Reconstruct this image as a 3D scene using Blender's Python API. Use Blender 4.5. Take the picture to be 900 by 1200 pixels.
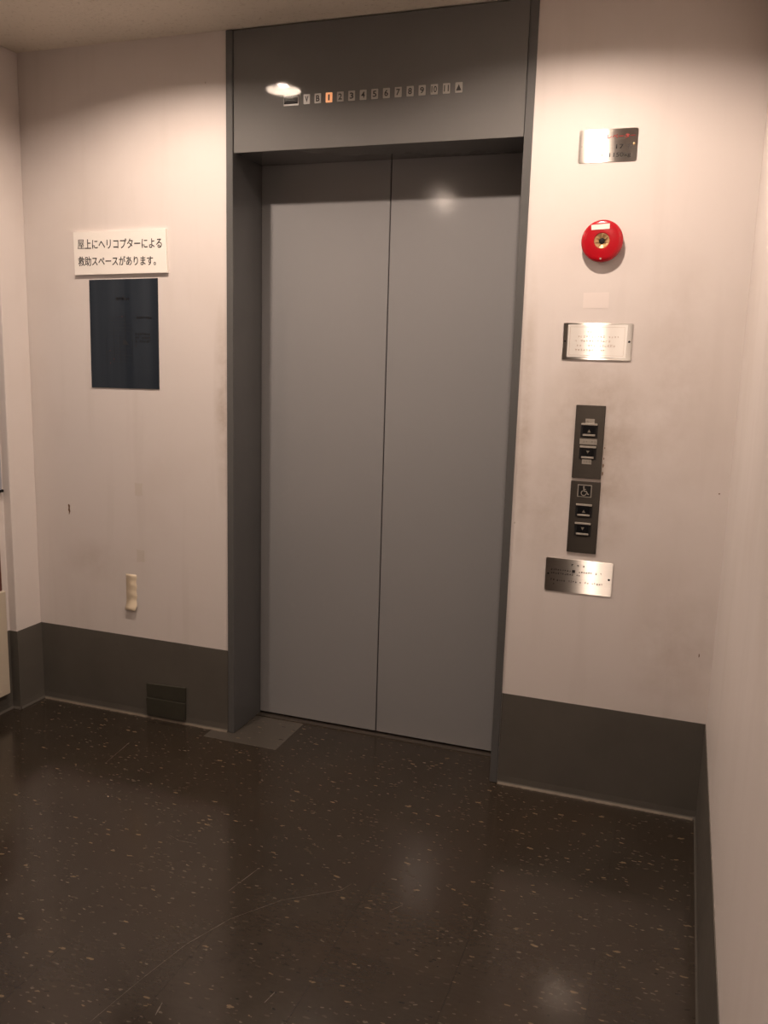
import bpy, bmesh, math, random
from mathutils import Vector, Matrix

for o in list(bpy.data.objects):
    bpy.data.objects.remove(o)
S = bpy.context.scene
COL = S.collection

# ------------------------------------------------------------------ camera
F_PX = 1004.63
cam_d = bpy.data.cameras.new('camera')
cam = bpy.data.objects.new('camera', cam_d)
COL.objects.link(cam)
cam.location = (1.5516, -2.7357, 1.4219)
cam.rotation_euler = (1.39532, -0.028302, 0.338104)
cam_d.sensor_fit = 'HORIZONTAL'
cam_d.sensor_width = 36.0
cam_d.lens = 36.0 * F_PX / 900.0
cam_d.clip_start = 0.02
S.camera = cam

# ------------------------------------------------------------------ world, exposure, lamp settings
world = bpy.data.worlds.new('lobby_world')
S.world = world
world.use_nodes = True
world.node_tree.nodes['Background'].inputs[0].default_value = (0.02, 0.017, 0.014, 1)
world.node_tree.nodes['Background'].inputs[1].default_value = 1.0
S.view_settings.view_transform = 'Standard'
S.view_settings.look = 'None'
S.view_settings.exposure = 0.0
S.view_settings.gamma = 1.0
S.view_settings.use_curve_mapping = False
S.cycles.max_bounces = 10
S.cycles.diffuse_bounces = 6
S.cycles.glossy_bounces = 5
S.cycles.sample_clamp_indirect = 12.0
S.cycles.blur_glossy = 0.2
S.cycles.use_denoising = True

LAMP_COLOUR = (1.0, 0.80, 0.66)
LAMP_POWER = (2450.0, 1250.0)      # rows from the lift wall back
ROW_Y = (-0.64, -2.66)
LAMP_X = (-0.1, 1.15)

# ------------------------------------------------------------------ sizes
W, KH, XL, XR, HC, DD, JA, HB = 1.046, 0.325, -0.867, 1.694, 2.49, 0.206, 0.026, 2.10
XLL, YCOL, YB = -0.905, -0.137, -6.8

# ------------------------------------------------------------------ material helpers
def new_mat(name):
    m = bpy.data.materials.new(name)
    m.use_nodes = True
    nt = m.node_tree
    return m, nt, nt.nodes['Principled BSDF']

def simple(name, col, rough=0.5, metal=0.0, spec=0.5, emit=None, estr=0.0):
    m, nt, b = new_mat(name)
    b.inputs['Base Color'].default_value = (*col, 1)
    b.inputs['Roughness'].default_value = rough
    b.inputs['Metallic'].default_value = metal
    b.inputs['Specular IOR Level'].default_value = spec
    if emit:
        b.inputs['Emission Color'].default_value = (*emit, 1)
        b.inputs['Emission Strength'].default_value = estr
    return m

def N(nt, kind, **kw):
    n = nt.nodes.new(kind)
    for k, v in kw.items():
        setattr(n, k, v)
    return n

def math_node(nt, op, a, b=None, c=None):
    n = N(nt, 'ShaderNodeMath', operation=op)
    for i, v in enumerate((a, b, c)):
        if v is None:
            continue
        if isinstance(v, (int, float)):
            n.inputs[i].default_value = v
        else:
            nt.links.new(v, n.inputs[i])
    return n.outputs[0]

def mix_col(nt, fac, a, b):
    n = N(nt, 'ShaderNodeMix', data_type='RGBA')
    for i, v in ((0, fac), (6, a), (7, b)):
        if isinstance(v, (int, float)):
            n.inputs[i].default_value = v
        elif isinstance(v, tuple):
            n.inputs[i].default_value = (*v, 1)
        else:
            nt.links.new(v, n.inputs[i])
    return n.outputs[2]

def ramp(nt, src, lo, hi):
    n = N(nt, 'ShaderNodeMapRange')
    n.inputs['From Min'].default_value = lo
    n.inputs['From Max'].default_value = hi
    nt.links.new(src, n.inputs['Value'])
    return n.outputs[0]

def pos_scaled(nt, sx, sy, sz):
    g = N(nt, 'ShaderNodeNewGeometry')
    v = N(nt, 'ShaderNodeVectorMath', operation='MULTIPLY')
    nt.links.new(g.outputs['Position'], v.inputs[0])
    v.inputs[1].default_value = (sx, sy, sz)
    return v.outputs[0]

def noise(nt, vec, scale, detail=3.0, rough=0.5):
    n = N(nt, 'ShaderNodeTexNoise')
    n.inputs['Scale'].default_value = scale
    n.inputs['Detail'].default_value = detail
    n.inputs['Roughness'].default_value = rough
    nt.links.new(vec, n.inputs['Vector'])
    return n.outputs['Fac']

def bump(nt, b, height, strength, dist=0.001):
    n = N(nt, 'ShaderNodeBump')
    n.inputs['Strength'].default_value = strength
    n.inputs['Distance'].default_value = dist
    nt.links.new(height, n.inputs['Height'])
    nt.links.new(n.outputs[0], b.inputs['Normal'])

def wall_mat():
    m, nt, b = new_mat('cream wall panel')
    big = noise(nt, pos_scaled(nt, 1, 1, 1), 2.2, 4)
    stain = ramp(nt, big, 0.52, 0.78)
    streak = ramp(nt, noise(nt, pos_scaled(nt, 9, 4, 0.9), 1.6, 5), 0.55, 0.85)
    c = mix_col(nt, math_node(nt, 'MULTIPLY', stain, 0.30), (0.64, 0.590, 0.565), (0.50, 0.43, 0.375))
    c = mix_col(nt, math_node(nt, 'MULTIPLY', streak, 0.20), c, (0.42, 0.37, 0.33))
    # grubby patches left by hands round the call buttons and along the door surround
    grub = ramp(nt, noise(nt, pos_scaled(nt, 1, 1, 1), 9, 5, 0.65), 0.30, 0.70)
    gp = N(nt, 'ShaderNodeNewGeometry')
    for cx_, cz_, rx_, rz_, amt in ((1.28, 1.27, 0.17, 0.22, 0.55), (1.33, 1.08, 0.13, 0.30, 0.45), (1.16, 0.98, 0.12, 0.28, 0.3), (1.07, 1.25, 0.035, 0.5, 0.5), (-0.02, 1.25, 0.04, 0.40, 0.6), (1.50, 1.35, 0.16, 0.5, 0.22), (1.58, 0.55, 0.18, 0.3, 0.25), (-0.60, 0.62, 0.16, 0.10, 0.25)):
        mp = N(nt, 'ShaderNodeMapping', vector_type='TEXTURE')
        mp.inputs['Location'].default_value = (cx_, 0, cz_)
        mp.inputs['Scale'].default_value = (rx_, 0.05, rz_)
        nt.links.new(gp.outputs['Position'], mp.inputs['Vector'])
        ln = N(nt, 'ShaderNodeVectorMath', operation='LENGTH')
        nt.links.new(mp.outputs[0], ln.inputs[0])
        f = math_node(nt, 'SUBTRACT', 1.0, ramp(nt, ln.outputs['Value'], 0.15, 1.0))
        f = math_node(nt, 'MULTIPLY', math_node(nt, 'MULTIPLY', f, grub), min(0.85, amt * 1.5))
        c = mix_col(nt, f, c, (0.36, 0.29, 0.235))
    # small dark nicks and dents
    v = N(nt, 'ShaderNodeTexVoronoi')
    v.inputs['Scale'].default_value = 5.0
    nt.links.new(pos_scaled(nt, 1.3, 1.3, 1.0), v.inputs['Vector'])
    nick = math_node(nt, 'LESS_THAN', v.outputs['Distance'], 0.017)
    c = mix_col(nt, math_node(nt, 'MULTIPLY', nick, 0.45), c, (0.22, 0.17, 0.13))
    nt.links.new(c, b.inputs['Base Color'])
    b.inputs['Roughness'].default_value = 0.5
    b.inputs['Specular IOR Level'].default_value = 0.3
    bump(nt, b, noise(nt, pos_scaled(nt, 1, 1, 1), 140, 2), 0.12, 0.0006)
    return m

def floor_mat():
    m, nt, b = new_mat('speckled brown vinyl tiles')
    g = N(nt, 'ShaderNodeNewGeometry')
    sep = N(nt, 'ShaderNodeSeparateXYZ')
    nt.links.new(g.outputs['Position'], sep.inputs[0])
    T = 0.305
    u = math_node(nt, 'DIVIDE', math_node(nt, 'SUBTRACT', sep.outputs[0], 0.2345), T)
    v = math_node(nt, 'DIVIDE', math_node(nt, 'SUBTRACT', sep.outputs[1], -0.073), T)
    iu = math_node(nt, 'FLOOR', u); iv = math_node(nt, 'FLOOR', v)
    comb = N(nt, 'ShaderNodeCombineXYZ')
    nt.links.new(iu, comb.inputs[0]); nt.links.new(iv, comb.inputs[1])
    wn = N(nt, 'ShaderNodeTexWhiteNoise', noise_dimensions='2D')
    nt.links.new(comb.outputs[0], wn.inputs['Vector'])
    tile = wn.outputs['Value']
    # cloudy ground colour
    cl = ramp(nt, noise(nt, pos_scaled(nt, 1, 1, 1), 3.0, 5, 0.6), 0.32, 0.7)
    c = mix_col(nt, cl, (0.021, 0.0155, 0.0110), (0.037, 0.0300, 0.0230))
    patchy = ramp(nt, noise(nt, pos_scaled(nt, 1, 1, 1), 1.3, 4, 0.6), 0.42, 0.62)
    c = mix_col(nt, math_node(nt, 'MULTIPLY', patchy, 0.75), c, (0.031, 0.0205, 0.0125))
    fine = ramp(nt, noise(nt, pos_scaled(nt, 1, 2.2, 1), 45, 4, 0.7), 0.3, 0.75)
    c = mix_col(nt, math_node(nt, 'MULTIPLY', fine, 0.45), c, (0.044, 0.036, 0.029))
    c = mix_col(nt, math_node(nt, 'MULTIPLY', tile, 0.22), c, (0.020, 0.0145, 0.010))
    # the paler replacement tile at the left of the lift threshold
    pu = math_node(nt, 'COMPARE', iu, -1.0, 0.1); pv = math_node(nt, 'COMPARE', iv, 0.0, 0.1)
    c = mix_col(nt, math_node(nt, 'MULTIPLY', math_node(nt, 'MULTIPLY', pu, pv), 0.85), c, (0.075, 0.066, 0.056))
    # chips pressed into the vinyl
    def chips(sx, sy, seed, dens, size, rot=0.25):
        vo = N(nt, 'ShaderNodeTexVoronoi')
        vo.inputs['Scale'].default_value = 1.0
        mp = N(nt, 'ShaderNodeMapping')
        mp.inputs['Location'].default_value = (seed, seed * 1.7, 0)
        mp.inputs['Rotation'].default_value = (0, 0, rot)
        mp.inputs['Scale'].default_value = (sx, sy, 1)
        gg = N(nt, 'ShaderNodeNewGeometry')
        wob = N(nt, 'ShaderNodeTexNoise')
        wob.inputs['Scale'].default_value = 60
        nt.links.new(gg.outputs['Position'], wob.inputs['Vector'])
        va = N(nt, 'ShaderNodeVectorMath', operation='MULTIPLY_ADD')
        nt.links.new(wob.outputs['Color'], va.inputs[0])
        va.inputs[1].default_value = (0.012, 0.012, 0)
        nt.links.new(gg.outputs['Position'], va.inputs[2])
        nt.links.new(va.outputs[0], mp.inputs['Vector'])
        nt.links.new(mp.outputs[0], vo.inputs['Vector'])
        sc = N(nt, 'ShaderNodeSeparateColor')
        nt.links.new(vo.outputs['Color'], sc.inputs[0])
        a = math_node(nt, 'GREATER_THAN', sc.outputs[0], 1 - dens)
        r = math_node(nt, 'MULTIPLY', sc.outputs[1], size)
        d = math_node(nt, 'LESS_THAN', vo.outputs['Distance'], r)
        return math_node(nt, 'MULTIPLY', a, d)
    l1 = chips(34, 105, 3.1, 0.10, 0.36)
    l2 = chips(55, 150, 9.3, 0.16, 0.36, -0.35)
    l3 = chips(48, 130, 23.9, 0.20, 0.40, 0.9)
    d1 = chips(36, 100, 17.7, 0.10, 0.36)
    c = mix_col(nt, math_node(nt, 'MULTIPLY', d1, 0.55), c, (0.006, 0.005, 0.004))
    c = mix_col(nt, math_node(nt, 'MULTIPLY', l1, 0.6), c, (0.20, 0.145, 0.085))
    c = mix_col(nt, math_node(nt, 'MULTIPLY', l2, 0.6), c, (0.15, 0.125, 0.098))
    c = mix_col(nt, math_node(nt, 'MULTIPLY', l3, 0.45), c, (0.085, 0.068, 0.050))
    # tile joints: only hair-thin lines
    fu = math_node(nt, 'FRACT', u); fv = math_node(nt, 'FRACT', v)
    ju = math_node(nt, 'LESS_THAN', fu, 0.006); jv = math_node(nt, 'LESS_THAN', fv, 0.003)
    j = math_node(nt, 'MAXIMUM', ju, math_node(nt, 'MULTIPLY', jv, 0.25))
    c = mix_col(nt, math_node(nt, 'MULTIPLY', j, 0.55), c, (0.008, 0.006, 0.004))
    nt.links.new(c, b.inputs['Base Color'])
    rr = math_node(nt, 'MULTIPLY_ADD', noise(nt, pos_scaled(nt, 1, 1, 1), 7, 4), 0.18, 0.085)
    nt.links.new(rr, b.inputs['Roughness'])
    b.inputs['Specular IOR Level'].default_value = 0.5
    bump(nt, b, noise(nt, pos_scaled(nt, 1, 1, 1), 18, 3), 0.04, 0.002)
    return m

def ceiling_mat():
    m, nt, b = new_mat('speckled cream ceiling board')
    sp = ramp(nt, noise(nt, pos_scaled(nt, 1, 1, 1), 55, 4, 0.7), 0.56, 0.70)
    big = noise(nt, pos_scaled(nt, 1, 1, 1), 3, 3)
    c = mix_col(nt, big, (0.68, 0.62, 0.53), (0.60, 0.55, 0.47))
    c = mix_col(nt, math_node(nt, 'MULTIPLY', sp, 0.45), c, (0.30, 0.25, 0.19))
    nt.links.new(c, b.inputs['Base Color'])
    b.inputs['Roughness'].default_value = 0.9
    bump(nt, b, noise(nt, pos_scaled(nt, 1, 1, 1), 90, 4), 0.5, 0.003)
    return m

def paint(name, col, rough, spec=0.5, wear=0.0, grain=0.06):
    m, nt, b = new_mat(name)
    n1 = noise(nt, pos_scaled(nt, 1, 1, 1), 4.5, 5, 0.6)
    dark = tuple(x * (1 - 0.35 * wear) for x in col)
    c = mix_col(nt, ramp(nt, n1, 0.35, 0.75), col, dark)
    nt.links.new(c, b.inputs['Base Color'])
    nt.links.new(math_node(nt, 'MULTIPLY_ADD', noise(nt, pos_scaled(nt, 1, 1, 1), 30, 3), min(0.08, rough), rough - min(0.08, rough) / 2), b.inputs['Roughness'])
    b.inputs['Specular IOR Level'].default_value = spec
    bump(nt, b, noise(nt, pos_scaled(nt, 1, 1, 1), 260, 2), grain, 0.0004)
    return m

def brushed(name, col, rough=0.28, aniso=0.85, paper=None):
    """metal brushed from side to side: highlights spread up and down"""
    m, nt, b = new_mat(name)
    g = N(nt, 'ShaderNodeBsdfAnisotropic')
    g.inputs['Roughness'].default_value = rough
    g.inputs['Anisotropy'].default_value = aniso
    t = N(nt, 'ShaderNodeCombineXYZ')
    t.inputs[0].default_value = 1.0
    nt.links.new(t.outputs[0], g.inputs['Tangent'])
    n1 = noise(nt, pos_scaled(nt, 6, 6, 900), 1.0, 3)
    nt.links.new(mix_col(nt, n1, col, tuple(x * 0.78 for x in col)), g.inputs['Color'])
    out = nt.nodes['Material Output']
    if paper:
        b.inputs['Base Color'].default_value = (*paper, 1)
        b.inputs['Roughness'].default_value = 0.5
        mx = N(nt, 'ShaderNodeMixShader')
        mx.inputs[0].default_value = 0.22
        nt.links.new(b.outputs[0], mx.inputs[1]); nt.links.new(g.outputs[0], mx.inputs[2])
        nt.links.new(mx.outputs[0], out.inputs['Surface'])
    else:
        nt.nodes.remove(b)
        nt.links.new(g.outputs[0], out.inputs['Surface'])
    return m

M = {}
M['wall'] = wall_mat()
M['floor'] = floor_mat()
M['ceiling'] = ceiling_mat()
M['kick'] = paint('dark grey vinyl skirting', (0.096, 0.087, 0.075), 0.5, 0.35, 0.5)
M['bead'] = paint('worn pale skirting edge', (0.17, 0.14, 0.105), 0.55, 0.4, 0.9)
M['frame'] = paint('grey enamel of the lift frame', (0.096, 0.096, 0.095), 0.30, 0.35, 0.25)
M['header'] = paint('glossy grey enamel of the header', (0.148, 0.146, 0.142), 0.05, 0.42, 0.15, 0.01)
M['door'] = paint('pale grey enamel of the lift doors', (0.236, 0.234, 0.238), 0.11, 0.5, 0.0, 0.02)
M['black'] = simple('black', (0.010, 0.009, 0.009), 0.7, spec=0.25)
M['gloss_black'] = simple('glossy black glass', (0.008, 0.008, 0.009), 0.06)
M['ink'] = simple('black ink', (0.018, 0.015, 0.015), 0.6)
M['red_ink'] = simple('red ink', (0.42, 0.02, 0.02), 0.5)
M['faint_ink'] = simple('faded brown ink', (0.50, 0.40, 0.33), 0.6)
M['steel'] = brushed('brushed stainless steel', (0.60, 0.56, 0.52))
M['steel_dark'] = brushed('dark bronze brushed metal', (0.047, 0.040, 0.034), 0.42, 0.6)
M['chrome'] = simple('satin chrome', (0.46, 0.42, 0.37), 0.3, 0.45)
M['sill'] = simple('worn aluminium threshold', (0.20, 0.17, 0.14), 0.4, 0.9)
M['cell'] = simple('grey lamp lens', (0.36, 0.34, 0.31), 0.3)
M['cell_lit'] = simple('orange lit lamp lens', (0.50, 0.30, 0.17), 0.4, emit=(1.0, 0.37, 0.14), estr=0.60)
M['sign'] = simple('white plastic sign', (0.80, 0.765, 0.72), 0.4)
M['sign_edge'] = simple('dark edge tape', (0.12, 0.09, 0.08), 0.6)
M['paper'] = brushed('cream notice sheet with a sheen', (0.9, 0.88, 0.84), 0.28, 0.85, (0.80, 0.765, 0.72))
M['sticker'] = simple('pale sticker', (0.70, 0.635, 0.605), 0.45)
M['red'] = simple('red enamel', (0.37, 0.005, 0.012), 0.22)
M['horn'] = simple('beige horn', (0.52, 0.33, 0.16), 0.35, 0.5)
M['tape'] = simple('yellowed tape', (0.70, 0.59, 0.44), 0.32)
M['residue'] = simple('tape residue', (0.57, 0.515, 0.465), 0.42)
M['gash'] = simple('bare scar in the wall', (0.14, 0.075, 0.035), 0.8)
M['vent'] = paint('dark olive vent cover', (0.040, 0.037, 0.027), 0.6, 0.3, 0.4)
M['label_grey'] = simple('grey engraved label', (0.27, 0.245, 0.215), 0.5)
M['arrow'] = simple('dim arrow', (0.15, 0.135, 0.11), 0.5)
M['board'] = simple('blue grey board', (0.30, 0.31, 0.35), 0.5)
M['cream_metal'] = paint('cream cabinet enamel', (0.50, 0.44, 0.35), 0.4, 0.5, 0.2)
M['maroon'] = simple('dark maroon panel', (0.10, 0.025, 0.02), 0.4)
M['reflector'] = simple('dull white reflector', (0.60, 0.585, 0.56), 0.35)
M['trim_white'] = simple('white trim ring', (0.80, 0.77, 0.72), 0.5)
M['lampback'] = simple('glowing frosted lamp neck', (0.8, 0.8, 0.8), 0.4, emit=LAMP_COLOUR, estr=70.0)
M['scratch'] = simple('pale scuff', (0.085, 0.070, 0.056), 0.6)
M['bulbs'] = [simple('lit lamp face row %d' % i, (0.9, 0.9, 0.9), 0.5, emit=LAMP_COLOUR, estr=p) for i, p in enumerate(LAMP_POWER)]

def poster_mat():
    m, nt, b = new_mat('dark navy film over a printed plan')
    n1 = ramp(nt, noise(nt, pos_scaled(nt, 16, 1, 0.6), 1.0, 2), 0.35, 0.7)  # vertical glossy streaks of the film, painted into its colour
    c = mix_col(nt, n1, (0.015, 0.021, 0.030), (0.030, 0.038, 0.049))
    nt.links.new(c, b.inputs['Base Color'])
    b.inputs['Roughness'].default_value = 0.35
    b.inputs['Specular IOR Level'].default_value = 0.16
    return m
M['poster'] = poster_mat()
M['poster_ink'] = simple('near black print', (0.002, 0.002, 0.003), 0.4)
M['poster_line'] = simple('dull brown print', (0.010, 0.010, 0.011), 0.4)
M['poster_red'] = simple('dull red mark', (0.07, 0.012, 0.014), 0.4)

# ------------------------------------------------------------------ mesh helpers
def box(bm, x0, x1, y0, y1, z0, z1):
    vs = [bm.verts.new((x, y, z)) for x in (x0, x1) for y in (y0, y1) for z in (z0, z1)]
    for f in ((0, 1, 3, 2), (4, 6, 7, 5), (0, 4, 5, 1), (2, 3, 7, 6), (0, 2, 6, 4), (1, 5, 7, 3)):
        bm.faces.new([vs[i] for i in f])

def prism_xz(bm, pts, y0, y1):
    """outline in the wall plane (x,z), extruded from y0 (front) to y1"""
    a = [bm.verts.new((x, y0, z)) for x, z in pts]
    b = [bm.verts.new((x, y1, z)) for x, z in pts]
    n = len(pts)
    bm.faces.new(a); bm.faces.new(b[::-1])
    for i in range(n):
        j = (i + 1) % n
        bm.faces.new((a[i], b[i], b[j], a[j]))

def prism_xy(bm, pts, z0, z1):
    a = [bm.verts.new((x, y, z0)) for x, y in pts]
    b = [bm.verts.new((x, y, z1)) for x, y in pts]
    n = len(pts)
    bm.faces.new(a[::-1]); bm.faces.new(b)
    for i in range(n):
        j = (i + 1) % n
        bm.faces.new((a[i], a[j], b[j], b[i]))

def rrect(x0, x1, z0, z1, r, n=5):
    out = []
    for cx, cz, a0 in ((x1 - r, z1 - r, 0), (x0 + r, z1 - r, 90), (x0 + r, z0 + r, 180), (x1 - r, z0 + r, 270)):
        for i in range(n + 1):
            a = math.radians(a0 + 90 * i / n)
            out.append((cx + r * math.cos(a), cz + r * math.sin(a)))
    return out

def circle(cx, cz, r, n=24):
    return [(cx + r * math.cos(2 * math.pi * i / n), cz + r * math.sin(2 * math.pi * i / n)) for i in range(n)]

def lathe(bm, prof, c, axis='y', n=48):
    """prof: list of (radius, along)"""
    rings = []
    for r, t in prof:
        ring = []
        for i in range(n):
            a = 2 * math.pi * i / n
            if axis == 'y':
                p = (c[0] + r * math.cos(a), c[1] + t, c[2] + r * math.sin(a))
            else:
                p = (c[0] + r * math.cos(a), c[1] + r * math.sin(a), c[2] + t)
            ring.append(bm.verts.new(p))
        rings.append(ring)
    for A, B in zip(rings, rings[1:]):
        for i in range(n):
            j = (i + 1) % n
            bm.faces.new((A[i], A[j], B[j], B[i]))
    for ring, (r, t) in ((rings[0], prof[0]), (rings[-1], prof[-1])):
        if r < 0.004:
            bm.faces.new(ring)

def link(name, me, parent=None):
    o = bpy.data.objects.new(name, me)
    COL.objects.link(o)
    if parent is not None:
        o.parent = parent
    return o

def obj(name, bm, mat, parent=None, bevel=0.0, smooth=False, segs=2):
    bmesh.ops.recalc_face_normals(bm, faces=bm.faces)
    me = bpy.data.meshes.new(name)
    bm.to_mesh(me); bm.free()
    me.materials.append(mat)
    o = link(name, me, parent)
    if parent is not None:                      # meshes are built in world coordinates
        loc = Vector((0, 0, 0)); q = parent
        while q is not None:
            loc += q.location; q = q.parent
        me.transform(Matrix.Translation(-loc))
    if smooth:
        for p in me.polygons:
            p.use_smooth = True
        me.set_sharp_from_angle(angle=math.radians(40))
    if bevel:
        md = o.modifiers.new('bevel', 'BEVEL')
        md.width = bevel; md.segments = segs; md.limit_method = 'ANGLE'
    return o

def tag(o, label, cat, group=None):
    o['label'] = label; o['category'] = cat
    if group:
        o['group'] = group
    return o

def thing(name, loc, label, cat, group=None):
    o = bpy.data.objects.new(name, None)
    COL.objects.link(o)
    o.location = loc
    o.empty_display_size = 0.05
    return tag(o, label, cat, group)

def struct(name, bm, mat, **kw):
    o = obj(name, bm, mat, **kw)
    o['kind'] = 'structure'
    return o

def BM():
    return bmesh.new()

def text_bm(lines, y, depth=0.0006):
    """lines: (string, x0, x1, z0, z1[, bold]) fitted to a box in a wall plane facing -y"""
    out = bmesh.new()
    for ln in lines:
        s, x0, x1, z0, z1 = ln[:5]
        cu = bpy.data.curves.new('t', 'FONT')
        cu.body = s
        cu.size = 1.0
        cu.resolution_u = 4
        cu.offset = ln[5] if len(ln) > 5 else 0.0
        to = bpy.data.objects.new('t', cu)
        COL.objects.link(to)
        dg = bpy.context.evaluated_depsgraph_get()
        me = bpy.data.meshes.new_from_object(to.evaluated_get(dg))
        bpy.data.objects.remove(to)
        xs = [v.co.x for v in me.vertices]; ys = [v.co.y for v in me.vertices]
        ax, bx, ay, by = min(xs), max(xs), min(ys), max(ys)
        kx = (x1 - x0) / (bx - ax); kz = (z1 - z0) / max(1e-6, by - ay)
        tmp = bmesh.new(); tmp.from_mesh(me)
        for v in tmp.verts:
            v.co = Vector((x0 + (v.co.x - ax) * kx, y, z0 + (v.co.y - ay) * kz))
        r = bmesh.ops.extrude_face_region(tmp, geom=list(tmp.faces))
        for v in [g for g in r['geom'] if isinstance(g, bmesh.types.BMVert)]:
            v.co.y -= depth
        tmp.to_mesh(me); tmp.free()
        out.from_mesh(me)
        bpy.data.meshes.remove(me)
    return out

def glyph_rows(rows, y, h, seed, pitch=1.16, w=0.11):
    """unreadable small print: clusters of little strokes, one cluster per character"""
    rnd = random.Random(seed)
    bm = bmesh.new()
    for x0, x1, zc in rows:
        x = x0
        while x + h * 0.6 < x1:
            s = h * rnd.uniform(0.75, 0.98)
            t = h * w; zj = rnd.uniform(-0.12, 0.12) * h
            if rnd.random() < 0.88:
                for k in range(rnd.choice((2, 3, 3))):
                    z = zc + zj - s / 2 + s * rnd.uniform(0.05, 0.95)
                    a = rnd.uniform(0, 0.25) * s; b = rnd.uniform(0.75, 1.0) * s
                    box(bm, x + a, x + b, y - 0.0003, y, z - t / 2, z + t / 2)
                for k in range(rnd.choice((1, 2, 2))):
                    xx = x + s * rnd.uniform(0.15, 0.85)
                    box(bm, xx - t / 2, xx + t / 2, y - 0.00034, y, zc - s / 2, zc + s / 2 * rnd.uniform(0.6, 1))
            x += h * pitch
    return bm

# ================================================================== ROOM SHELL
bm = BM()
box(bm, -1.2, 2.0, YB - 0.2, 0.42, -0.12, 0.0)
floor = struct('floor', bm, M['floor'])

def ceiling():
    cu = bpy.data.curves.new('c', 'CURVE')
    cu.dimensions = '2D'; cu.fill_mode = 'BOTH'
    def spl(pts):
        s = cu.splines.new('POLY'); s.points.add(len(pts) - 1)
        for p, q in zip(s.points, pts):
            p.co = (q[0], q[1], 0, 1)
        s.use_cyclic_u = True
    spl([(-1.2, YB - 0.2), (2.0, YB - 0.2), (2.0, 0.42), (-1.2, 0.42)])
    for y in ROW_Y:
        for x in LAMP_X:
            spl(circle(x, y, 0.070, 40))
    co = bpy.data.objects.new('c', cu); COL.objects.link(co)
    dg = bpy.context.evaluated_depsgraph_get()
    me = bpy.data.meshes.new_from_object(co.evaluated_get(dg))
    bpy.data.objects.remove(co)
    b = bmesh.new(); b.from_mesh(me); bpy.data.meshes.remove(me)
    bmesh.ops.remove_doubles(b, verts=b.verts, dist=1e-5)
    r = bmesh.ops.extrude_face_region(b, geom=list(b.faces))
    for v in [g for g in r['geom'] if isinstance(g, bmesh.types.BMVert)]:
        v.co.z += 0.012
    for v in b.verts:
        v.co.z += HC
    return b
struct('ceiling', ceiling(), M['ceiling'])

bm = BM()
box(bm, -1.1, 0.0, 0.0, 0.42, 0.0, HC)
box(bm, W, 1.9, 0.0, 0.42, 0.0, HC)
box(bm, 0.0, W, 0.32, 0.42, 0.0, HC)
wall_back = struct('wall_back', bm, M['wall'])
bm = BM()
prism_xy(bm, [(XL, 0.0), (XL, YCOL), (XLL, YCOL), (XLL, YB), (-1.1, YB), (-1.1, 0.0)], 0.0, HC)
wall_left = struct('wall_left', bm, M['wall'], bevel=0.004)
bm = BM()
box(bm, XR, 1.9, YB, 0.0, 0.0, HC)
wall_right = struct('wall_right', bm, M['wall'])
bm = BM()
box(bm, -1.1, 1.9, YB - 0.2, YB, 0.0, HC)
struct('wall_front', bm, M['wall'])

# coved vinyl skirting
def skirting(name, runs):
    prof = [(0.0, KH), (0.0022, KH), (0.0030, 0.03), (0.0045, 0.010), (0.008, 0.003), (0.008, 0.0), (0.0, 0.0)]
    bm = BM()
    for a, b_, nrm in runs:
        A = [bm.verts.new((a[0] + nrm[0] * d, a[1] + nrm[1] * d, z)) for d, z in prof]
        B = [bm.verts.new((b_[0] + nrm[0] * d, b_[1] + nrm[1] * d, z)) for d, z in prof]
        bm.faces.new(A); bm.faces.new(B[::-1])
        for i in range(len(prof)):
            j = (i + 1) % len(prof)
            bm.faces.new((A[i], B[i], B[j], A[j]))
    return struct(name, bm, M['kick'])
skirting('baseboard_back', [((XL, 0), (-0.001, 0), (0, -1))])
skirting('baseboard_back.001', [((W + 0.001, 0), (XR, 0), (0, -1))])
skirting('baseboard_right', [((XR, 0), (XR, YB), (-1, 0))])
skirting('baseboard_left', [((XL, 0), (XL, YCOL), (1, 0)), ((XLL, YCOL), (XL + 0.003, YCOL), (0, -1)), ((XLL, YCOL), (XLL, YB), (1, 0))])

# worn pale edge of the coving where it meets the tiles
def bead(name, pts, off, seed, gaps):
    rnd = random.Random(seed)
    (x0, y0), (x1, y1) = pts
    n = 120
    bm = BM()
    L = math.hypot(x1 - x0, y1 - y0)
    dx, dy = (x1 - x0) / L, (y1 - y0) / L
    nx, ny = off
    prev = None
    for i in range(n + 1):
        t = L * i / n
        w = 0.0002 + 0.0022 * rnd.random()
        if gaps and rnd.random() < gaps:
            w *= 0.2
        bx, by = x0 + dx * t + nx * 0.0068, y0 + dy * t + ny * 0.0068
        q = [bm.verts.new((bx, by, 0.0060)), bm.verts.new((bx + nx * 0.003, by + ny * 0.003, 0.0028 + w * 0.3)),
             bm.verts.new((bx + nx * (0.0035 + w), by + ny * (0.0035 + w), 0.0))]
        if prev:
            for k in range(2):
                bm.faces.new((prev[k], q[k], q[k + 1], prev[k + 1]))
        prev = q
    return struct(name, bm, M['bead'], smooth=True)
bead('trim_1', [(XL + 0.01, 0), (-0.002, 0)], (0, -1), 1, 0.25)
bead('trim_2', [(W + 0.002, 0), (XR - 0.012, 0)], (0, -1), 2, 0.05)

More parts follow.
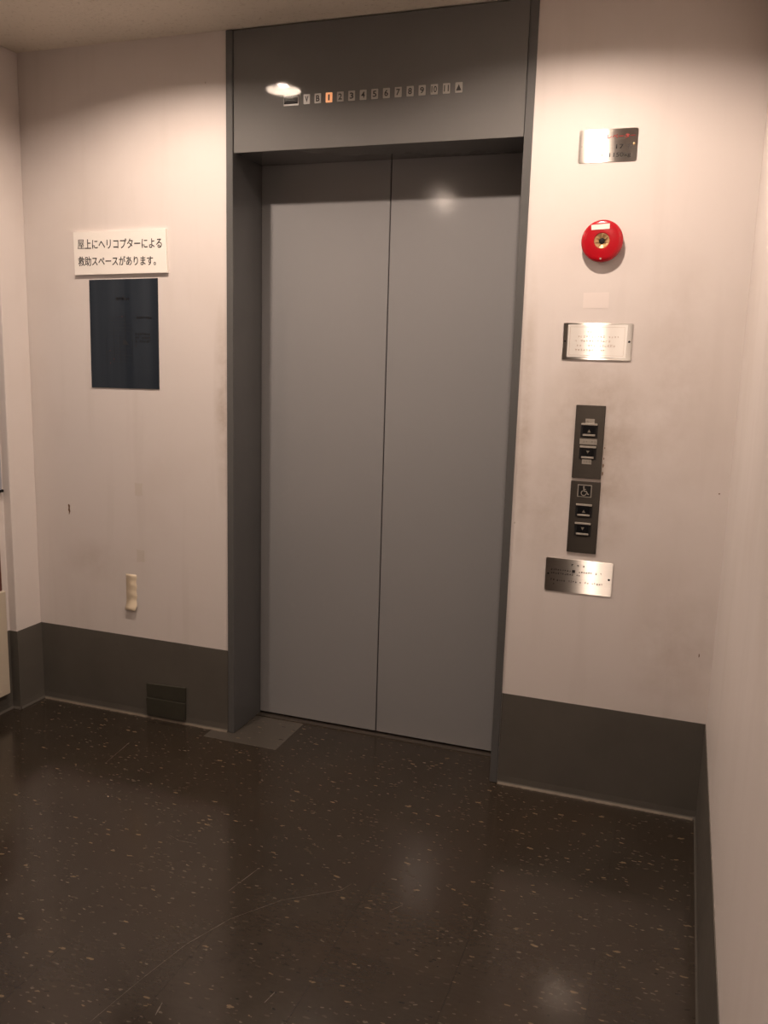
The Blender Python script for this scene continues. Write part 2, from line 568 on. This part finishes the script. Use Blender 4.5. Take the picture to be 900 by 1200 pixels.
# scuffs dragged across the tiles
def scuff(pts, w, seed):
    rnd = random.Random(seed)
    P = []
    for (a, b_) in zip(pts, pts[1:]):
        for i in range(8):
            t = i / 8
            P.append((a[0] + (b_[0] - a[0]) * t, a[1] + (b_[1] - a[1]) * t))
    P.append(pts[-1])
    bm = BM(); prev = None
    for i, (x, y) in enumerate(P):
        a = P[max(0, i - 1)]; b_ = P[min(len(P) - 1, i + 1)]
        dx, dy = b_[0] - a[0], b_[1] - a[1]; L = math.hypot(dx, dy) or 1
        ww = w * rnd.uniform(0.25, 1.0) * (0.3 + 0.7 * math.sin(math.pi * min(1, max(0.06, i / len(P)))))
        q = (bm.verts.new((x - dy / L * ww, y + dx / L * ww, 0.0004)), bm.verts.new((x + dy / L * ww, y - dx / L * ww, 0.0004)))
        if prev:
            bm.faces.new((prev[0], prev[1], q[1], q[0]))
        prev = q
    o = obj('scuff_mark', bm, M['scratch'], floor)
    return o
scuff([(0.452, -1.399), (0.475, -1.263), (0.508, -1.109), (0.56, -0.983), (0.648, -0.865), (0.778, -0.765), (0.794, -0.729)], 0.0013, 1)
scuff([(0.498, -0.881), (0.525, -0.755)], 0.0014, 2)
scuff([(0.185, -0.702), (0.24, -0.72), (0.297, -0.717)], 0.0012, 3)
scuff([(-0.268, -0.386), (-0.289, -0.224)], 0.0012, 4)
scuff([(0.571, -1.331), (0.564, -1.294)], 0.002, 5)
scuff([(0.775, -1.211), (0.782, -1.174)], 0.002, 6)
scuff([(0.93, -0.80), (0.955, -0.765)], 0.0015, 7)

# ================================================================== LIFT ENTRANCE
FY = -0.006
fr = thing('elevator_door_frame', (W / 2, 0.1, 0.0), 'grey enamelled elevator door surround with tall header reaching the ceiling', 'door frame')
for x0, x1 in ((0.0, JA), (W - JA, W)):
    bm = BM(); box(bm, x0, x1, FY, DD + 0.012, 0.0, HC - 0.002)
    obj('jamb', bm, M['frame'], fr, bevel=0.0025)
bm = BM(); box(bm, JA + 0.002, W - JA - 0.002, -0.002, DD - 0.004, HB, HC - 0.004)
obj('header_panel', bm, M['header'], fr, bevel=0.0015)
bm = BM()
box(bm, JA, W - JA, DD - 0.03, DD - 0.004, 0.0, 0.004)
box(bm, JA, W - JA, DD + 0.002, DD + 0.03, 0.0, 0.004)
obj('threshold', bm, M['sill'], fr)

G = 0.525
def panel(x0, x1, label):
    t = thing('elevator_door', ((x0 + x1) / 2, DD + 0.02, 0.007), label, 'elevator door', 'pair of sliding elevator doors')
    bm = BM(); box(bm, x0, x1, DD, DD + 0.035, 0.009, HB + 0.05)
    obj('door_panel', bm, M['door'], t, bevel=0.0025)
    bm = BM()
    e = x1 if x0 < 0.3 else x0
    if x0 < 0.3:
        box(bm, e - 0.0002, e + 0.0016, DD + 0.006, DD + 0.03, 0.012, HB + 0.04)
    else:
        box(bm, e - 0.0016, e + 0.0002, DD + 0.006, DD + 0.03, 0.012, HB + 0.04)
    obj('dark_gap_strip', bm, M['black'], t)  # black strip added for the darkness in the gap between the doors
panel(JA + 0.0006, G - 0.0019, 'left-hand plain grey sliding elevator door, on the side of the dark poster')
panel(G + 0.0019, W - JA - 0.0006, 'right-hand plain grey sliding elevator door, on the side of the red fire alarm')

# floor indicator strip in the header
fi = thing('floor_indicator', (0.554, -0.002, 2.24), 'row of small square floor numbers with orange 1 lit on header', 'floor indicator')
marks = ['\u25bc', 'B', '1', '2', '3', '4', '5', '6', '7', '8', '9', '10', '11', '\u25b2']
for i, s in enumerate(marks):
    xc = 0.2984 + 0.03935 * i; zc = 2.2535
    hw, hh = 0.0112, 0.0148
    bm = BM(); prism_xz(bm, rrect(xc - hw, xc + hw, zc - hh, zc + hh, 0.0015, 3), -0.0042, -0.002)
    c = obj('number_lamp', bm, M['cell_lit'] if s == '1' else M['cell'], fi)
    if s == '1':
        c['label'] = 'lit orange number 1'
    y = -0.0042
    if s == '\u25b2':
        bm = BM(); prism_xz(bm, [(xc - 0.0085, zc - 0.009), (xc + 0.0085, zc - 0.009), (xc, zc + 0.009)], y - 0.0005, y)
    elif s == '\u25bc':
        bm = BM()
        prism_xz(bm, [(xc - 0.006, zc + 0.009), (xc, zc - 0.010), (xc + 0.006, zc + 0.009), (xc + 0.003, zc + 0.009), (xc, zc - 0.002), (xc - 0.003, zc + 0.009)], y - 0.0005, y)
    else:
        w = {'1': 0.0027, '10': 0.0085, '11': 0.0075}.get(s, 0.0062)
        bm = text_bm([(s, xc - w, xc + w, zc - 0.0092, zc + 0.0092, 0.0 if s == '1' else 0.012)], y, 0.0005)
    o = obj('numeral', bm, M['ink'], c)

sw = thing('direction_display', (0.2416, -0.002, 2.238), 'small glossy black display window at left end of floor numbers', 'display')
bm = BM(); box(bm, 0.2155, 0.2680, -0.0042, -0.002, 2.2375, 2.2700)
bmesh.ops.recalc_face_normals(bm, faces=bm.faces)
obj('bezel', bm, M['cell'], sw)
bm = BM(); box(bm, 0.2170, 0.2665, -0.0056, -0.0042, 2.2420, 2.2690)
obj('window', bm, M['gloss_black'], sw)

# ================================================================== LEFT WALL PIECES
sg = thing('wall_sign', (-0.436, 0, 1.70), 'white plastic sign with two lines of black Japanese writing', 'sign')
bm = BM(); prism_xz(bm, [(-0.6363, 1.8535), (-0.2392, 1.8580), (-0.2362, 1.7075), (-0.6345, 1.7005)], -0.011, 0.0)
obj('sign_board', bm, M['sign'], sg)
for ln in [('屋', -0.6181, -0.5890, 1.7930, 1.8265, 0.0), ('上にヘリコプターによる', -0.5865, -0.2563, 1.7930, 1.8275, 0.010),
              ('救助スペースがあります。', -0.6173, -0.2820, 1.7325, 1.7665, 0.009)]:
    obj('lettering', text_bm([ln], -0.011), M['ink'], sg)

po = thing('evacuation_poster', (-0.432, 0, 1.289), 'dark navy sheet with faint printed plan under the white sign', 'poster')
bm = BM(); prism_xz(bm, [(-0.5785, 1.6835), (-0.2825, 1.6890), (-0.2833, 1.2925), (-0.5812, 1.2885)], -0.003, 0.0)
obj('sheet', bm, M['poster'], po)
bm = glyph_rows([(-0.4615, -0.3988, 1.6155)], -0.003, 0.012, 5, 1.0, 0.30)
obj('heading', bm, M['poster_ink'], po)
for k, row in enumerate([(-0.375, -0.312, 1.549), (-0.3815, -0.311, 1.4905), (-0.3815, -0.312, 1.477), (-0.3815, -0.311, 1.464), (-0.3845, -0.370, 1.447)]):
    obj('small_print', glyph_rows([row], -0.003, 0.009, 6 + k, 1.05, 0.28), M['poster_ink'], po)
bm = BM(); rnd = random.Random(4); y = -0.003
for x in (-0.512, -0.475, -0.450, -0.425, -0.396):
    box(bm, x, x + 0.0012, y - 0.0003, y, 1.385, 1.385 + rnd.choice((0.10, 0.13, 0.178)))
for k in range(14):
    z = 1.387 + k * 0.0125; a = rnd.uniform(-0.512, -0.46)
    box(bm, a, rnd.uniform(-0.44, -0.396), y - 0.0003, y, z, z + 0.0010)
prism_xz(bm, [(-0.436, 1.466), (-0.424, 1.468), (-0.410, 1.450), (-0.436, 1.452)], y - 0.0004, y)
obj('floor_plan', bm, M['poster_line'], po)
for x, z in ((-0.4935, 1.428), (-0.4935, 1.382), (-0.437, 1.552), (-0.477, 1.397)):
    bm = BM(); prism_xz(bm, circle(x, z, 0.0024, 8), y - 0.0005, y)
    obj('position_marker', bm, M['poster_red'], po)

def curl_tape(name, x0, x1, z0, z1, lift, mat, label, skew=0.0):
    bm = BM(); n = 14; rows = []
    for i in range(n + 1):
        t = i / n
        z = z1 + (z0 - z1) * t
        y = -0.0006 - lift * max(0, (t - 0.72) / 0.28) ** 2
        dx = skew * t
        rows.append([bm.verts.new((x0 + dx, y, z + 0.0015 * math.sin(t * 9))), bm.verts.new((x1 + dx + 0.002 * math.sin(i * 1.7), y - 0.0003, z))])
    for a, b_ in zip(rows, rows[1:]):
        bm.faces.new((a[0], a[1], b_[1], b_[0]))
    o = obj(name, bm, mat, smooth=True)
    md = o.modifiers.new('thick', 'SOLIDIFY'); md.thickness = 0.0004
    return tag(o, label, 'tape')
curl_tape('adhesive_tape', -0.4500, -0.4020, 0.433, 0.575, 0.012, M['tape'], 'strip of yellowed tape curling off the wall at its lower end')
def residue(x0, x1, z0, z1, seed, label):
    rnd = random.Random(seed); bm = BM(); k = 0.0025
    pts = [(x0, z0), ((x0 + x1) / 2, z0 + rnd.uniform(-k, k)), (x1, z0 + rnd.uniform(-k, k)), (x1 - rnd.random() * k, (z0 + z1) / 2), (x1, z1), ((x0 + x1) / 2, z1 + rnd.uniform(-k, k)), (x0, z1), (x0 + rnd.random() * k, (z0 + z1) / 2)]
    prism_xz(bm, pts, -0.0004, 0.0)
    tag(obj('tape_residue', bm, M['residue']), label, 'tape')
residue(-0.4005, -0.3665, 0.887, 0.936, 1, 'faint square tape patch high on wall, below the dark poster')
residue(-0.3995, -0.3635, 0.627, 0.677, 2, 'faint square tape patch just above the curling tape strip')
# scar in the wall panel
bm = BM(); rnd = random.Random(8)
pts = [(-0.7125, 0.826), (-0.7085, 0.829), (-0.7035, 0.822), (-0.7052, 0.812), (-0.7030, 0.800), (-0.7075, 0.789), (-0.7100, 0.786), (-0.7095, 0.799), (-0.7125, 0.804), (-0.7105, 0.815)]
prism_xz(bm, pts, -0.0008, 0.0005)
obj('scar', bm, M['gash'], wall_back)
for x, z, w, h in ((1.3245, 1.172, 0.0022, 0.006), (1.3240, 1.139, 0.0022, 0.007), (1.3238, 1.117, 0.0030, 0.012), (1.3232, 1.092, 0.0028, 0.013), (1.655, 0.545, 0.0022, 0.012), (1.668, 1.055, 0.0035, 0.004)):
    bm = BM(); prism_xz(bm, [(x - w * 0.6, z - h / 2), (x + w * 0.4, z - h * 0.42), (x + w * 0.7, z + h * 0.1), (x + w * 0.1, z + h / 2), (x - w * 0.8, z + h * 0.3)], -0.0005, 0.0005)
    obj('nick', bm, M['gash'], wall_back)

vt = thing('vent_cover', (-0.272, -0.003, 0.0), 'dark square access cover set in the skirting beside the elevator', 'vent cover')
bm = BM(); prism_xz(bm, [(-0.3615, 0.142), (-0.1835, 0.150), (-0.1845, 0.090), (-0.3600, 0.088)], -0.010, -0.0022)
obj('upper_plate', bm, M['vent'], vt, bevel=0.001)
bm = BM(); prism_xz(bm, [(-0.3600, 0.086), (-0.1845, 0.0875), (-0.1850, 0.016), (-0.3575, 0.014)], -0.015, -0.0034)
obj('lower_plate', bm, M['vent'], vt, bevel=0.001)

nb = thing('notice_board', (XLL, -0.45, 0.885), 'blue grey board with dark lower edge at far left edge', 'notice board')
bm = BM(); box(bm, XLL + 0.001, XLL + 0.012, -0.76, -0.152, 0.892, 1.75)
obj('board', bm, M['board'], nb)
bm = BM(); box(bm, XLL, XLL + 0.016, -0.765, -0.147, 0.882, 0.892)
obj('bottom_rail', bm, M['black'], nb)
wc = thing('wall_cabinet', (XLL, -0.45, 0.08), 'cream cabinet standing proud of left wall near the corner', 'cabinet')
bm = BM(); box(bm, XLL + 0.004, XLL + 0.03, -0.80, -0.178, 0.082, 0.50)
box(bm, XLL + 0.004, XLL + 0.012, -0.80, -0.174, 0.50, 0.74)
obj('body', bm, M['cream_metal'], wc, bevel=0.003)
bm = BM(); box(bm, XLL + 0.012, XLL + 0.016, -0.78, -0.182, 0.50, 0.735)
obj('panel', bm, M['maroon'], wc)

# ================================================================== RIGHT WALL PIECES
def screw(parent, x, z, y, r=0.0036, mat='black'):
    bm = BM(); lathe(bm, [(0.0, -0.0012), (r * 0.7, -0.0011), (r, 0.0)], (x, y, z), 'y', 14)
    return obj('screw', bm, M[mat], parent, smooth=True)

cp = thing('capacity_plate', (1.269, 0, 2.015), 'small stainless steel capacity plate with red lettering above the fire alarm', 'plate')
bm = BM(); prism_xz(bm, rrect(1.1860, 1.3540, 2.0160, 2.1075, 0.005), -0.0025, 0.0)
obj('plate', bm, M['steel'], cp)
y = -0.0025
obj('red_lettering', text_bm([('エレベーター', 1.2480, 1.3470, 2.0800, 2.0930, 0.02)], y, 0.0003), M['red_ink'], cp)
obj('black_lettering', text_bm([('員', 1.2480, 1.2590, 2.0515, 2.0635), ('17', 1.2935, 1.3160, 2.0515, 2.0640, 0.01), ('名', 1.3255, 1.3365, 2.0510, 2.0640),
                               ('量', 1.2490, 1.2600, 2.0300, 2.0420), ('1150', 1.2760, 1.3165, 2.0290, 2.0410, 0.01), ('kg', 1.3195, 1.3370, 2.0262, 2.0405, 0.01)], y, 0.0003), M['ink'], cp)
screw(cp, 1.1947, 2.0618, y, 0.0028, 'chrome'); screw(cp, 1.3443, 2.0637, y, 0.0034, 'horn')

# fire alarm sounder
fa = thing('fire_alarm_bell', (1.2744, 0, 1.79), 'round red fire alarm sounder with beige centre and white label', 'fire alarm')
c = (1.2744, 0.0, 1.7885)
R = 0.0610
bm = BM()
lathe(bm, [(0.050, 0.0), (0.050, -0.012), (R - 0.001, -0.014), (R, -0.017), (R, -0.022), (R - 0.0015, -0.026), (R - 0.006, -0.0292), (R - 0.014, -0.0305), (0.030, -0.0315), (0.0235, -0.0315), (0.0225, -0.0300), (0.0220, -0.020), (0.0, -0.020)], c, 'y', 64)
obj('housing', bm, M['red'], fa, smooth=True)
bm = BM()
lathe(bm, [(0.0222, -0.0285), (0.0205, -0.0290), (0.017, -0.0272), (0.011, -0.0235), (0.0085, -0.0225), (0.0085, -0.0205)], c, 'y', 48)
for k in range(7):
    a = math.radians(90 + 360 / 7 * k)
    ca, sa = math.cos(a), math.sin(a); w = 0.0009
    p = [(c[0] + ca * r - sa * s, c[2] + sa * r + ca * s) for r, s in ((0.009, -w), (0.0205, -w * 1.6), (0.0205, w * 1.6), (0.009, w))]
    prism_xz(bm, p, -0.0296, -0.0225)
obj('horn', bm, M['horn'], fa, smooth=True)
bm = BM()
lathe(bm, [(0.0085, -0.0206), (0.0085, -0.0255), (0.0070, -0.0268), (0.0, -0.0270)], c, 'y', 32)
obj('core', bm, M['black'], fa, smooth=True)
bm = BM(); prism_xz(bm, [(1.2410, 1.8335), (1.2945, 1.8372), (1.2948, 1.8222), (1.2424, 1.8195)], -0.0322, -0.0285)
obj('label', bm, M['sign'], fa)
screw(fa, 1.2742, 1.7372, -0.0302, 0.003, 'chrome')

bm = BM(); prism_xz(bm, [(1.2282, 1.6408), (1.3040, 1.6424), (1.3049, 1.5960), (1.2288, 1.5952)], -0.0006, 0.0)
tag(obj('blank_sticker', bm, M['sticker']), 'blank pale sticker on the wall below the red fire alarm', 'sticker')

# framed notice
nf = thing('notice_plate', (1.278, 0, 1.44), 'stainless steel frame holding a faded cream notice sheet', 'notice')
bm = BM(); prism_xz(bm, rrect(1.1745, 1.3815, 1.4400, 1.5505, 0.004), -0.004, 0.0)
obj('frame', bm, M['steel'], nf, bevel=0.0008)
bm = BM(); box(bm, 1.1895, 1.3665, -0.0048, -0.004, 1.4475, 1.5455)
obj('sheet', bm, M['paper'], nf)
y = -0.0048
bm = BM()
for x0, x1, z0, z1 in ((1.196, 1.359, 1.5385, 1.5392), (1.196, 1.359, 1.4535, 1.4542), (1.196, 1.1967, 1.4542, 1.5385), (1.3583, 1.359, 1.4542, 1.5385)):
    box(bm, x0, x1, y - 0.0002, y, z0, z1)
obj('border_line', bm, M['faint_ink'], nf)
for k, row in enumerate([(1.240, 1.262, 1.5250), (1.2199, 1.3421, 1.5100), (1.2122, 1.3195, 1.4967), (1.2182, 1.3475, 1.4830), (1.2140, 1.3047, 1.4697)]):
    obj('small_print', glyph_rows([row], y, 0.0072, 11 + k), M['faint_ink'], nf)
screw(nf, 1.1817, 1.4953, -0.004, 0.0026); screw(nf, 1.3735, 1.4967, -0.004, 0.0034)

# hall call panels
def arrow(parent, x, z, up, y, s=0.0052):
    bm = BM(); k = 1 if up else -1
    prism_xz(bm, [(x - s, z - k * s * 0.9), (x + s, z - k * s * 0.9), (x, z + k * s * 0.9)], y - 0.0004, y)
    obj('arrow', bm, M['arrow'], parent)
def bar(parent, x0, x1, z, h, y, name):
    bm = BM()
    n = 10; w = (x1 - x0)
    pts = [(x0 + w * i / n, z - h / 2) for i in range(n + 1)] + [(x1 - w * i / n, z + h / 2) for i in range(n + 1)]
    prism_xz(bm, pts, y - 0.0032, y)
    obj(name, bm, M['chrome'], parent, bevel=0.001)
def button(parent, xc, ztop, zbot, up, y):
    zc = (ztop + zbot) / 2
    bm = BM(); box(bm, xc - 0.0255, xc + 0.0265, y - 0.0004, y, zbot - 0.006, ztop + 0.003)
    obj('button_recess', bm, M['black'], parent)
    bm = BM(); prism_xz(bm, rrect(xc - 0.019, xc + 0.019, zbot + 0.002, ztop - 0.002, 0.002), y - 0.0022, y)
    bt = obj('call_button', bm, M['gloss_black'], parent, bevel=0.0008)
    arrow(bt, xc + 0.0005, zc - (0.0035 if up else -0.0005), up, y - 0.0022)
    bar(parent, xc - 0.0245, xc + 0.0250, ztop, 0.0062, y, 'upper_lip')
    bar(parent, xc - 0.0185, xc + 0.0195, zbot, 0.0060, y, 'lower_lip')
PY = -0.005
hp = thing('call_button_panel', (1.274, 0, 1.073), 'upper dark metal call button panel with three small grey labels', 'button panel', 'elevator call button panels')
bm = BM(); prism_xz(bm, rrect(1.2295, 1.3187, 1.0738, 1.3018, 0.0012, 2), PY, 0.0)
obj('plate', bm, M['steel_dark'], hp, bevel=0.0006)
button(hp, 1.2735, 1.2432, 1.2096, True, PY)
button(hp, 1.2735, 1.1727, 1.1398, False, PY)
for k, (x0, x1, z0, z1) in enumerate(((1.2608, 1.2886, 1.2465, 1.2605), (1.2470, 1.2998, 1.1808, 1.1980), (1.2580, 1.2872, 1.1188, 1.1345))):
    bm = BM(); box(bm, x0, x1, PY - 0.0008, PY, z0, z1)
    lb = obj('label_strip', bm, M['label_grey'], hp)
    bm = glyph_rows([(x0 + 0.004 + 0.006 * (k == 1), x1 - 0.003, (z0 + z1) / 2)], PY - 0.0008, 0.007, 30 + k, 1.2, 0.1)
    obj('small_print', bm, M['arrow'], lb)
lp = thing('call_button_panel', (1.274, 0, 0.834), 'lower dark metal call button panel bearing a wheelchair symbol', 'button panel', 'elevator call button panels')
bm = BM(); prism_xz(bm, rrect(1.2290, 1.3200, 0.8348, 1.0640, 0.0012, 2), PY, 0.0)
obj('plate', bm, M['steel_dark'], lp, bevel=0.0006)
button(lp, 1.2738, 0.9895, 0.9567, True, PY)
button(lp, 1.2740, 0.9297, 0.8958, False, PY)
# wheelchair emblem
ex0, ex1, ez0, ez1 = 1.2508, 1.2946, 1.0142, 1.0540
bm = BM(); box(bm, ex0, ex1, PY - 0.0010, PY, ez0, ez1)
em = obj('wheelchair_sign', bm, M['label_grey'], lp)
bm = BM(); box(bm, ex0 + 0.0028, ex1 - 0.0028, PY - 0.0014, PY - 0.0010, ez0 + 0.0028, ez1 - 0.0028)
obj('backing', bm, M['black'], em)
y = PY - 0.0014
cx, cz = (ex0 + ex1) / 2, (ez0 + ez1) / 2
def stroke(bm, pts, w):
    for (ax, az), (bx, bz) in zip(pts, pts[1:]):
        dx, dz = bx - ax, bz - az; L = math.hypot(dx, dz); px, pz = -dz / L * w / 2, dx / L * w / 2
        prism_xz(bm, [(ax + px, az + pz), (bx + px, bz + pz), (bx - px, bz - pz), (ax - px, az - pz)], y - 0.0006, y)
bm = BM()
prism_xz(bm, circle(cx - 0.0030, cz + 0.0128, 0.0026, 14), y - 0.0006, y)
stroke(bm, [(cx - 0.0030, cz + 0.0100), (cx - 0.0020, cz - 0.0002), (cx + 0.0055, cz - 0.0006), (cx + 0.0105, cz - 0.0105), (cx + 0.0140, cz - 0.0095)], 0.0032)
stroke(bm, [(cx - 0.0026, cz + 0.0060), (cx + 0.0040, cz + 0.0052)], 0.0024)
arc = [(cx - 0.0022 + 0.0078 * math.cos(math.radians(a)), cz - 0.0068 + 0.0078 * math.sin(math.radians(a))) for a in range(115, 361, 16)]
stroke(bm, arc, 0.0024)
obj('wheelchair_figure', bm, M['chrome'], em)

# instruction plate
ip = thing('instruction_plate', (1.271, 0, 0.70), 'brushed steel instruction plate with small black print below call buttons', 'plate')
bm = BM(); prism_xz(bm, rrect(1.1660, 1.3768, 0.7002, 0.8090, 0.004), -0.0025, 0.0)
obj('plate', bm, M['steel'], ip)
y = -0.0025
bm = glyph_rows([(1.2475, 1.2560, 0.791), (1.2655, 1.2745, 0.7907), (1.283, 1.292, 0.7907)], y, 0.0075, 21, 1.1, 0.22)
obj('heading', bm, M['ink'], ip)
for k, row in enumerate([(1.1825, 1.2480, 0.7710), (1.2640, 1.3490, 0.7705), (1.1830, 1.2800, 0.7597), (1.1840, 1.1960, 0.7380), (1.2030, 1.3535, 0.7370), (1.1840, 1.2010, 0.7250)]):
    obj('small_print', glyph_rows([row], y, 0.0066, 22 + k, 1.12, 0.13), M['ink'], ip)
bm = BM(); box(bm, 1.2505, 1.2605, y - 0.0004, y, 0.7665, 0.7755)
obj('pictogram', bm, M['ink'], ip)
screw(ip, 1.1752, 0.7564, y, 0.0032); screw(ip, 1.3670, 0.7551, y, 0.0036)

# ================================================================== DOWNLIGHTS
def downlight(x, y, row):
    t = thing('recessed_downlight', (x, y, HC), 'round recessed downlight in the cream ceiling', 'ceiling light', 'recessed ceiling downlights')
    bm = BM(); lathe(bm, [(0.0700, 0.002), (0.0690, -0.0015), (0.0760, -0.0020), (0.0820, 0.0), (0.0820, 0.0005)], (x, y, HC), 'z', 40)
    obj('trim_ring', bm, M['trim_white'], t, smooth=True)
    bm = BM(); lathe(bm, [(0.0695, 0.0), (0.0670, 0.030), (0.055, 0.075), (0.030, 0.095), (0.0, 0.098)], (x, y, HC), 'z', 40)
    obj('reflector', bm, M['reflector'], t, smooth=True)
    zb = (0.0195, 0.009)[row]
    bm = BM(); prof = [(0.029 * math.cos(math.radians(a)), zb + 0.007 - 0.007 * math.sin(math.radians(a))) for a in (0, 15, 30, 45, 60, 75, 88)]
    lathe(bm, prof, (x, y, HC), 'z', 24)
    b = obj('lamp_face', bm, M['bulbs'][row], t, smooth=True)
    bm = BM(); lathe(bm, [(0.0292, zb + 0.0072), (0.028, zb + 0.022), (0.015, 0.065), (0.012, 0.092)], (x, y, HC), 'z', 24)
    obj('lamp_neck', bm, M['lampback'], t, smooth=True)
for r, y in enumerate(ROW_Y):
    for x in LAMP_X:
        downlight(x, y, r)
